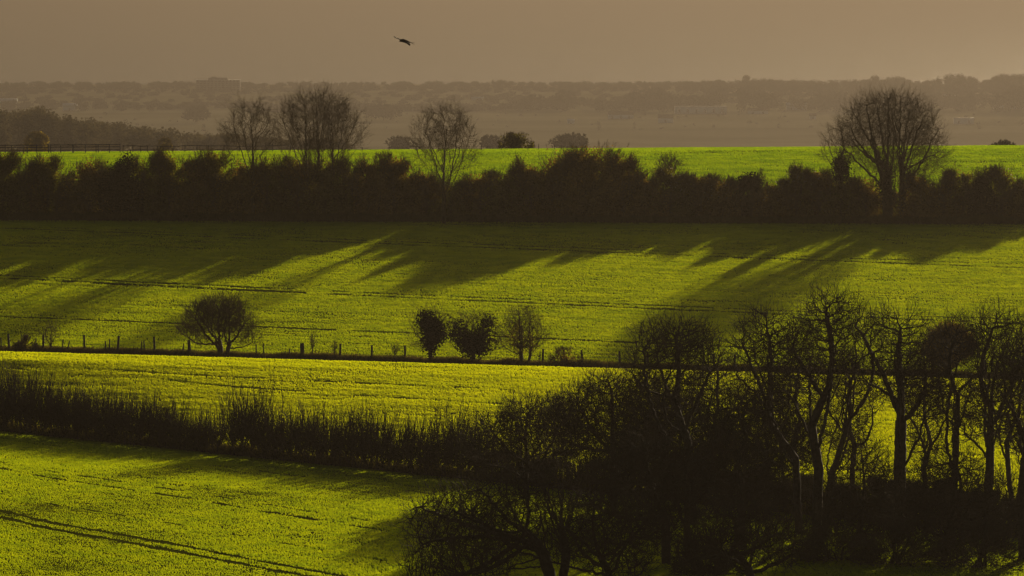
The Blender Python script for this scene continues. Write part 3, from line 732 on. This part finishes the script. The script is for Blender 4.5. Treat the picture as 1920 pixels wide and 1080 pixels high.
ntree("bare tree with arching limbs low at bottom centre, right of the spreading one", 326, [(1150, 1130), (1140, 1070), (1120, 1030)],
      [(1110, 985, 84, 60), (1180, 1000, 76, 56), (1060, 1030, 60, 44), (1150, 1050, 90, 40)], 2400, 0.2, 216, tw=((1, 1.2, 0.015, 4), (1, 0.5, 0.009, 2)), trop=0.0, nl=14, reach=0.92, wild=0.1)
ntree("dense bare tree behind the parallel trunks, filling the hedge's shade", 388, [(1270, 980), (1265, 900), (1262, 850)],
      [(1265, 800, 74, 60), (1330, 840, 60, 62), (1220, 830, 50, 56), (1290, 870, 90, 44)], 2600, 0.18, 217, tw=((1, 1.2, 0.017, 4), (2, 0.5, 0.0095, 2)))
ntree("dense bare tree behind the tangled one, left of the V fork", 384, [(1440, 980), (1438, 890), (1440, 840)],
      [(1440, 790, 64, 56), (1490, 830, 52, 54), (1400, 820, 46, 56), (1450, 860, 84, 44)], 2300, 0.18, 218, tw=((1, 1.2, 0.017, 4), (2, 0.5, 0.0095, 2)))
for i, (px, bx, top, Yn, lab) in enumerate([
    (1215, 1222, 700, 394, "thin bare tree half hidden behind the leaning forked one"), (1340, 1352, 660, 390, "bare tree filling the gap between the leaning forked and slender trees"),
    (1500, 1490, 650, 392, "upright bare tree just left behind the V fork"),
    (1590, 1600, 665, 394, "bare tree behind the gap between V fork and straight trunk"), (1735, 1738, 655, 392, "slim bare tree between the straight thick trunk and the twin stemmed one"), (1905, 1900, 640, 386, "slim leaning bare tree beside the stout one at the edge")]):
    h = 900 - top
    ntree(lab, Yn, [(bx, 960), (bx + 10 - 4 * (i % 6), 900 - h * 0.1), (bx - 12 + 5 * (i % 5), 900 - h * 0.28), (px, 900 - h * 0.45)],
          [(px, top + h * 0.2, 40, h * 0.22), (px - 26, top + h * 0.4, 34, h * 0.22), (px + 26, top + h * 0.42, 34, h * 0.22), (px, top + h * 0.65, 48, h * 0.2)], 1300, 0.15, 240 + i, nl=6)

SC = "thickets under the near trees"
for i, (px, hw, top, Y, lab) in enumerate([
    (935, 52, 862, 404, "dark thicket under the low fan of upright twigs"), (1005, 56, 856, 398, "dark thicket between low fan and domed crown"),
    (1080, 60, 872, 392, "dark thicket below the leftmost domed crown"), (1195, 66, 868, 388, "dark thicket beneath the leaning forked tree"),
    (1310, 66, 880, 378, "dark thicket left of the slender diverging tree"), (1425, 66, 892, 374, "dark thicket beneath the slender diverging tree"),
    (1530, 56, 905, 370, "dark thicket at the foot of the V forked tree"), (1640, 60, 905, 366, "dark thicket left of the straight thick trunk"),
    (1745, 60, 912, 362, "dark thicket right of the straight thick trunk"), (1850, 60, 935, 358, "dark thicket under the crooked tree at right"),
    (1930, 50, 945, 354, "dark thicket at the right picture edge")]):
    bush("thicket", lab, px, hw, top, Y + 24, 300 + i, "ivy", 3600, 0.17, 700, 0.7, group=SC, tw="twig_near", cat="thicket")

for i, (px, hw, top, Y, lab) in enumerate([
    (1330, 50, 1020, 338, "twiggy scrub at bottom right of the parallel trunks"), (1560, 56, 985, 346, "twiggy scrub below the V forked tree, near the bottom edge"),
    (1680, 60, 990, 344, "twiggy scrub below the straight thick trunk"), (1840, 60, 985, 342, "twiggy scrub at bottom right below the crooked tree")]):
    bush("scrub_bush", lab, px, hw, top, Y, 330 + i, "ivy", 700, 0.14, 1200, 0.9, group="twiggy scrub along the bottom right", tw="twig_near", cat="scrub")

# ------------------------------------------------------------------ fences
def post_fence():
    xs = [(2, 15), (17, 21), (67, 16), (80, 21), (116, 14), (124, 12), (158, 22), (198, 13), (204, 16), (219, 22), (265, 14), (271, 15), (290, 22), (342, 12), (353, 17), (357, 17),
          (480, 13), (495, 16), (543, 8), (565, 17), (569, 18), (637, 18), (697, 17), (760, 18), (1012, 14), (1017, 18), (1093, 18), (1162, 18), (1216, 18), (1268, 18), (1340, 18), (1378, 18),
          (1440, 18), (1520, 18), (1600, 18), (1680, 18), (1750, 18), (1850, 18), (1930, 18)]
    root = empty("post_fence", foot(960, Yf(960))); b = np.array(root.location)
    tag(root, "old post and wire fence of uneven dark posts below the slope field", "fence")
    rng = np.random.default_rng(5); tops = []
    for (px, hp) in xs:
        Y = Yf(px) + 0.35; p = foot(px, Y); h = hp * 0.0485 * 1.12 + 0.40; wd = 0.13 if hp < 17 else 0.22
        g = Geo(); ln = rng.normal() * 0.06 + (0.25 if px == 124 else 0)
        top = p + np.array([ln * h, 0, h])
        g.segs([p - np.array([0, 0, .3])], [top], wd / 2 * 1.1, wd / 2, 6)
        g.segs([top], [top + np.array([0, 0, 0.02])], wd / 2, wd / 4, 6)
        g.obj("post", M["wood"], root, b)
        if hp >= 14: tops.append((p, h))
    g = Geo()
    for f in (0.95, 0.7, 0.45):
        A = np.array([p + np.array([0, -0.09, min(h, 1.15) * f]) for p, h in tops]); g.segs(A[:-1], A[1:], 0.006, 0.006, 3)
    g.obj("wire", M["wire"], root, b)
post_fence()
def rail_fence():
    root = empty("rail_fence", foot(115, 776)); b = np.array(root.location)
    tag(root, "dark wooden three rail fence on the pasture crest at far left", "fence")
    px = np.array([-22, 11, 23, 45, 52, 70, 92, 96, 115, 137, 139, 161, 181, 185, 206, 226]); Y = 776
    P = np.array([foot(x, Y) for x in px]); rng = np.random.default_rng(6)
    for p in P:
        g = Geo(); g.box(p + np.array([0, 0, 0.55]), (0.11, 0.11, 1.5 + rng.normal() * 0.05)); g.obj("post", M["wood"], root, b)
    e0, e1 = P[0], P[-1]
    for z in (1.22, 0.92, 0.5):
        g = Geo(); g.segs([e0 + np.array([0, -.08, z])], [e1 + np.array([0, -.08, z])], 0.055, 0.055, 4); g.obj("rail", M["wood"], root, b)
    root = empty("rail_fence", foot(330, 778)); b = np.array(root.location)
    tag(root, "sagging two rail fence behind the hedgerow, right of the three rail one", "fence")
    px = np.array([231, 250, 265, 277, 297, 325, 347, 370, 391, 420, 450, 480, 512, 545]); Y = 778
    P = np.array([foot(x, Y) for x in px])
    for i, p in enumerate(P):
        g = Geo(); ln = rng.normal() * 0.05
        g.segs([p - np.array([0, 0, .2])], [p + np.array([ln, 0, 1.0 + rng.normal() * 0.06])], 0.05, 0.05, 5); g.obj("post", M["wood"], root, b)
    for z in (0.92, 0.42):
        g = Geo(); Q = P + np.array([0, -.07, z]) + np.c_[np.zeros((len(P), 2)), rng.normal(size=len(P)) * 0.07]; g.segs(Q[:-1], Q[1:], 0.04, 0.04, 4); g.obj("rail", M["wood"], root, b)
    root = empty("wire_fence", foot(860, 776)); b = np.array(root.location)
    tag(root, "thin wire fence along the crest past the lone round bush", "fence")
    px = np.array([560, 620, 680, 730, 780, 830, 880, 903, 940, 990, 1010, 1040, 1052]); P = np.array([foot(x, 776) for x in px])
    for p in P:
        g = Geo(); g.segs([p - np.array([0, 0, .2])], [p + np.array([0, 0, 0.75 + rng.normal() * 0.12])], 0.045, 0.04, 5); g.obj("post", M["wood"], root, b)
    g = Geo()
    for z in (0.62, 0.35): g.segs(P[:-1] + np.array([0, -.05, z]), P[1:] + np.array([0, -.05, z]), 0.014, 0.014, 3)
    g.obj("wire", M["wire"], root, b)
rail_fence()

# ------------------------------------------------------------------ beyond the crest: woods, town, coast
def crown_cloud(g, rng, c, rx, rz, n, size):
    k = 9
    C = unit(rng.normal(size=(k, 3))) * rng.uniform(0.2, 0.65, (k, 1)); rr = rng.uniform(0.35, 0.6, k)
    i = rng.integers(0, k, n)
    P = C[i] + unit(rng.normal(size=(n, 3))) * (rr[i] * rng.uniform(0, 1, n) ** 0.4)[:, None]
    g.leaves(np.array(c) + P * np.array([rx, rx, rz]), size, rng)
def far_tree(label, px, top, hw, Y, seed, leaf="far_leaf", n=900, group="hazy trees beyond the crest", name="hazy_tree", branchy=False):
    rng = np.random.default_rng(seed); s = Y / F
    b = foot(px, Y); topz = at(px, top, Y)[2]; H = max(topz - b[2], 4.0); W = hw * s
    root = empty(name, b); tag(root, label, "tree", group)
    g = Geo(); g.segs([(0, 0, -1)], [(0, 0, H * 0.6)], max(H * 0.02, .1), max(H * 0.012, .06), 6); g.obj("trunk", M["bark_far"], root)
    g = Geo(); rz = min(H * 0.46, max(W * 1.0, H * 0.3))
    crown_cloud(g, rng, (0, 0, H - rz), W, rz, n, max(W, rz) * 0.16)
    P = unit(rng.normal(size=(120, 3)) + np.array([0, 0, .5])) * np.array([W, W, rz]) * 0.75 + np.array([0, 0, H - rz])
    g.segs(*twigs(rng, P, unit(P - np.array([0, 0, H * 0.3])), 3, rz * 0.3, s * 0.5, 0.3), 3)
    g.obj("crown", M[leaf], root)

def woodland(name, label, outline, Yr, n, hr, seed, leaf="far_leaf", wr=(0.32, 0.75), quads=200, jitter=0.9):
    """a far wood that reads as one mass: crowns whose tops follow the photo's outline at their own distance"""
    rng = np.random.default_rng(seed); g = Geo(); ox = np.array(outline, float)
    lo, hi = ox[0, 0], ox[-1, 0]
    for i in range(n):
        px = rng.uniform(lo, hi); Y = rng.uniform(*Yr)
        top = np.interp(px, ox[:, 0], ox[:, 1]) + abs(rng.normal()) * 3.0 * jitter
        b = foot(px, Y); H = at(px, top, Y)[2] - b[2]
        H = min(max(H, hr[0]), hr[1] * 2.2)
        W = rng.uniform(*wr) * hr[1] * 0.5
        rz = min(H * 0.5, W * 1.1)
        crown_cloud(g, rng, (b[0], b[1], b[2] + H - rz), W, rz, quads, W * 0.2)
        if H > 2.2 * rz: crown_cloud(g, rng, (b[0], b[1], b[2] + (H - rz) * 0.5), W * 0.8, (H - rz) * 0.55, quads, W * 0.22)
    tag(g.obj(name, M[leaf]), label, "woodland", kind="stuff")

woodland("woodland", "brown hazy wood rising behind the rail fence at left", [(-60, 202), (20, 200), (70, 196), (110, 212), (180, 216), (240, 228), (330, 240), (430, 245), (520, 258), (640, 272)], (2500, 3050), 190, (8, 24), 401, "wood_leaf", quads=420)
woodland("woodland", "coastal tree belt silhouetted against the sea at left", [(-60, 172), (0, 170), (105, 170), (111, 149), (135, 151), (160, 158), (190, 159), (205, 154), (228, 156), (240, 164), (290, 163), (300, 166), (340, 166), (460, 166), (560, 166), (575, 160), (620, 166), (640, 164)], (9200, 9850), 300, (10, 24), 402, wr=(0.5, 1.05), quads=260)
woodland("woodland", "coastal tree belt silhouetted against the sea at centre", [(640, 163), (700, 160), (760, 154), (800, 158), (850, 162), (880, 162), (916, 161), (921, 147), (945, 145), (960, 150), (968, 161), (1000, 163), (1040, 158), (1090, 157), (1180, 153), (1280, 150)], (9200, 9850), 300, (10, 24), 403, wr=(0.5, 1.05), quads=260)
woodland("woodland", "coastal tree belt silhouetted against the sea at right", [(1280, 149), (1330, 148), (1392, 147), (1396, 134), (1401, 134), (1404, 147), (1430, 143), (1445, 145), (1500, 148), (1560, 147), (1632, 146), (1634, 137), (1642, 137), (1645, 145), (1680, 139), (1700, 143), (1715, 150), (1745, 148), (1765, 139), (1795, 134), (1815, 139), (1835, 148), (1880, 144), (1905, 136), (1960, 132)], (8900, 9800), 340, (10, 26), 404, wr=(0.5, 1.05), quads=260)
woodland("woodland", "low town trees scattered over the hazy plain", [(-60, 196), (200, 200), (500, 195), (800, 190), (1100, 190), (1300, 186), (1500, 184), (1700, 184), (1980, 178)], (8300, 9300), 420, (9, 24), 405, jitter=6.0, quads=240, wr=(0.5, 1.2))
woodland("woodland", "loose lines of trees low on the hazy plain", [(-60, 226), (300, 228), (700, 226), (1200, 222), (1980, 216)], (6900, 7900), 110, (6, 14), 406, jitter=6.0, quads=150)
woodland("woodland", "rolling wooded rises half lost in haze on the far plain", [(450, 205), (560, 200), (620, 196), (660, 203), (700, 195), (740, 192), (790, 200), (850, 206), (900, 196), (950, 190), (1000, 180), (1060, 172), (1100, 178), (1150, 185), (1190, 172), (1230, 165), (1260, 168), (1290, 185), (1330, 172), (1345, 163), (1400, 163), (1440, 164), (1470, 185), (1520, 178), (1560, 168), (1640, 165), (1740, 160), (1780, 175), (1850, 165), (1930, 148), (1990, 145)], (7850, 8250), 260, (9, 26), 407, jitter=1.0, quads=380, wr=(0.6, 1.5))
woodland("woodland", "wooded rise lost in haze above the left wood", [(-60, 185), (40, 188), (110, 182), (190, 186), (260, 192), (330, 190), (400, 198), (470, 205)], (7900, 8300), 70, (9, 22), 408, jitter=1.0, quads=380, wr=(0.6, 1.5))
FTs = [(370, 198, 30, 7300, "hazy tree mass behind the left wood"), (720, 194, 40, 7400, "soft hump of trees above the broad many stemmed tree"), (620, 200, 36, 7300, "low faint hump of trees left of the soft hump"),
       (1230, 164, 24, 8400, "tall pale clump of trees at centre right of the plain"), (1190, 172, 26, 8200, "broad pale clump beside the tall one"), (1345, 160, 26, 8600, "dark clump with pointed top behind the long white building"),
       (1405, 160, 34, 8600, "wide flat topped clump right of the pointed clump"), (1300, 178, 20, 8000, "small rounded clump above the long white building"),
       (1060, 168, 24, 8200, "faint rounded trees right of centre"), (1730, 158, 30, 8800, "large hazy tree behind the tallest domed tree's right side"), (1800, 150, 34, 8800, "big hazy rounded trees at upper right"),
       (1885, 138, 40, 9000, "tallest hazy tree mass at the right picture edge"), (1000, 176, 30, 8000, "faint low trees left of the rounded ones"), (1540, 156, 26, 8800, "hazy clump left of the tallest domed tree's crown")]
for i, (px, top, hw, Y, lab) in enumerate(FTs): far_tree(lab, px, top, hw, Y, 500 + i)
for i, (px, top, hw, Y, lf, lab) in enumerate([(750, 254, 34, 3000, "far_leaf", "pale rounded tree peeping over the crest left of vase tree"), (920, 252, 24, 3000, "far_leaf", "pale bare tree over the crest left of the lone round bush"),
        (1066, 251, 46, 2900, "far_leaf", "wide pale domed tree rising behind the big brown mound"), (1880, 262, 30, 1150, "far_leaf", "low scrub tree showing over the crest at far right"),
        (310, 258, 15, 1500, "far_gold", "yellow tinged small tree behind the sagging rail fence"), (70, 246, 26, 1500, "far_gold", "yellow tinged tree before the left wood")]):
    far_tree(lab, px, top, hw, Y, 530 + i, lf, 1500)

def house(name, label, x0, x1, ytop, ybase, roof="roof", wall="white_wall", kind="gable", floors=1, group="pale houses of the coastal town"):
    p = hit((x0 + x1) / 2, ybase, 4500, 9850, 3000); Y = p[1]; s = Y / F
    W = (x1 - x0) * s; H = (ybase - ytop) * s + 2.0; D = max(8.0, W * 0.35)
    root = empty(name, p); tag(root, label, "house", group)
    wh = H * (0.62 if kind == "gable" else 0.9)
    g = Geo(); g.box((0, 0, wh / 2 - 1), (W, D, wh + 2)); g.obj("wall", M[wall], root)
    g = Geo(); o = 0.5
    if kind == "gable":
        V = [(-W/2-o, -D/2-o, wh), (W/2+o, -D/2-o, wh), (W/2+o, D/2+o, wh), (-W/2-o, D/2+o, wh), (-W/2-o, 0, H), (W/2+o, 0, H)]
        g.add(V, [np.array([[0, 1, 5, 4], [2, 3, 4, 5], [3, 2, 1, 0]]), np.array([[0, 4, 3], [1, 2, 5]])])
    else:
        g.box((0, 0, wh + 0.25), (W + 1, D + 1, 0.5))
    g.obj("roof", M[roof], root)
    k = max(1, min(6, int(W / 11))); fh = wh / floors
    for f in range(floors):
        for i in range(k):
            x = -W / 2 + W * (i + 0.5) / k
            g = Geo(); g.box((x, -D / 2 - 0.02, fh * (f + 0.52)), (min(2.4, W / k * 0.4), 0.14, fh * 0.42)); g.obj("window", M["glass"], root)
house("long_building", "long low white building on the hazy plain at right of centre", 1265, 1362, 201, 216, "grey_wall", kind="flat")
house("house", "pale gabled house below the tall clump of trees", 1140, 1188, 211, 226)
house("house", "pale house partly hidden at the left end of the long building", 1234, 1262, 217, 233)
house("house", "bright roofed house right of the long building", 1474, 1512, 195, 209, "pale_roof")
house("house", "tiny white shed on the plain above the big mound", 1064, 1077, 226, 235, "pale_roof")
house("shed", "big pale roofed shed right of the tallest tree's crown", 1788, 1826, 223, 236, "pale_roof", kind="flat")
house("house", "low white house just right of the long building", 1402, 1440, 205, 216)
house("house", "white house among the trees at upper right", 1768, 1792, 174, 184)
house("house", "pale house high among trees above the left wood", 118, 144, 196, 210, "pale_roof")
house("house", "pale long house at the left picture edge", -10, 32, 187, 197, "pale_roof")
house("house", "thin bright roofed house on the centre plain", 884, 906, 184, 190, "pale_roof")
house("house", "two storey pale house near the right picture edge", 1862, 1882, 194, 206, floors=2)
house("house", "pale cottage at the right picture edge", 1894, 1922, 196, 207)
house("house", "small pale cottage beside the tallest domed tree", 1518, 1530, 215, 226)

def apartment():
    p = hit(410, 172, 4500, 9850, 3000); Y = p[1] - 60; s = Y / F; p = foot(410, Y)
    root = empty("apartment_block", p); tag(root, "large stepped grey apartment block silhouetted against the sea at left", "building")
    ztop = at(410, 150, Y)[2] - p[2]; z2 = at(410, 145.5, Y)[2] - p[2]; W = 82 * s
    g = Geo(); g.box((0, 0, ztop / 2 - 1), (W, 22, ztop + 2)); g.obj("wall", M["grey_wall"], root)
    g = Geo(); g.box((0, 0, (ztop + z2) / 2 + 0.1), (36 * s, 16, z2 - ztop)); g.box((-7 * s, 0, z2 + 0.8), (10 * s, 8, 1.4)); g.obj("roof_storey", M["grey_wall"], root)
    g = Geo(); g.box((0, 0, ztop + 0.2), (W + 1.0, 23, 0.4)); g.obj("parapet", M["pale_roof"], root)
    n = 6; fl = ztop / n
    for f in range(n):
        for i in range(12):
            x = -W / 2 + W * (i + 0.5) / 12
            g = Geo(); g.box((x, -11.03, fl * (f + 0.55)), (W / 12 * 0.6, 0.1, fl * 0.5)); g.obj("window", M["glass"], root)
        g = Geo(); g.box((0, -11.7, fl * (f + 0.08)), (W * 0.96, 1.3, 0.3)); g.obj("balcony", M["grey_wall"], root)
apartment()

# ------------------------------------------------------------------ the bird
def bird():
    Y = 330.0; s = Y / F
    c = at(757, 76, Y)
    root = empty("bird_of_prey", c); tag(root, "dark fork tailed bird of prey gliding before the hazy sea", "bird")
    def P(px, py, d=0.0): return np.array([(px - 757) * s, d, (76 - py) * s])
    def loft(g, rings):
        k = 8; V = []
        for (c0, a, b) in rings:
            for i in range(k):
                t = 2 * math.pi * i / k; V.append(c0 + a * math.cos(t) + b * math.sin(t))
        f = [[r * k + i, r * k + (i + 1) % k, (r + 1) * k + (i + 1) % k, (r + 1) * k + i] for r in range(len(rings) - 1) for i in range(k)]
        cap = [list(range(k))[::-1], [(len(rings) - 1) * k + i for i in range(k)]]
        g.add(V, [np.array(f), np.array(cap)])
    up = np.array([0, 0, 1.0]); y = np.array([0, 1.0, 0]); g = Geo()
    # body from beak (left) to tail root (right)
    loft(g, [(P(748.5, 77.6), y * .006, up * .006), (P(749.8, 76.6), y * .04, up * .05), (P(752, 76.0), y * .06, up * .085), (P(757, 76.4), y * .08, up * .105), (P(763, 78), y * .07, up * .08), (P(769, 79.6), y * .035, up * .028), (P(771, 80), y * .02, up * .014)])
    ax = unit(P(771, 80) - P(749, 76))
    # forked tail
    loft(g, [(P(768.5, 79.4), ax * .02 + y * .05, up * .014), (P(773, 79.8, .06), ax * .05 + y * .04, up * .008), (P(777.5, 79.9, .14), ax * .012, up * .004)])
    loft(g, [(P(768.5, 79.6), ax * .02 + y * .05, up * .014), (P(773, 81.2, -.05), ax * .05 + y * .04, up * .008), (P(777.3, 83.5, -.12), ax * .012, up * .004)])
    # near wing, towards the camera, its tip drooping right
    loft(g, [(P(756, 76.5, 0), ax * .20, up * .03), (P(757, 78, -.22), ax * .20, up * .02), (P(762, 79.5, -.48), ax * .20, up * .03), (P(766.5, 82.0, -.68), ax * .12, up * .02), (P(768.4, 85.2, -.80), ax * .02, up * .008)])
    # far wing, away from the camera, raised left
    loft(g, [(P(755, 75.5, 0), ax * .17, up * .03), (P(751, 74, .25), ax * .16, up * .018), (P(747, 72.7, .42), ax * .10, up * .014)])
    loft(g, [(P(742.6, 71.4, .60), ax * .055, up * .024), (P(740, 69.8, .70), ax * .05, up * .018), (P(737.4, 68.2, .80), ax * .015, up * .008)])
    body = g.obj("body", M["feather"], root)
    g = Geo(); loft(g, [(P(747.2, 72.8, .41), ax * .10, up * .022), (P(745, 72.1, .50), ax * .085, up * .03), (P(742.4, 71.3, .61), ax * .058, up * .026)]); g.obj("pale_wing_patch", M["sunlit_feather"], root)
bird()
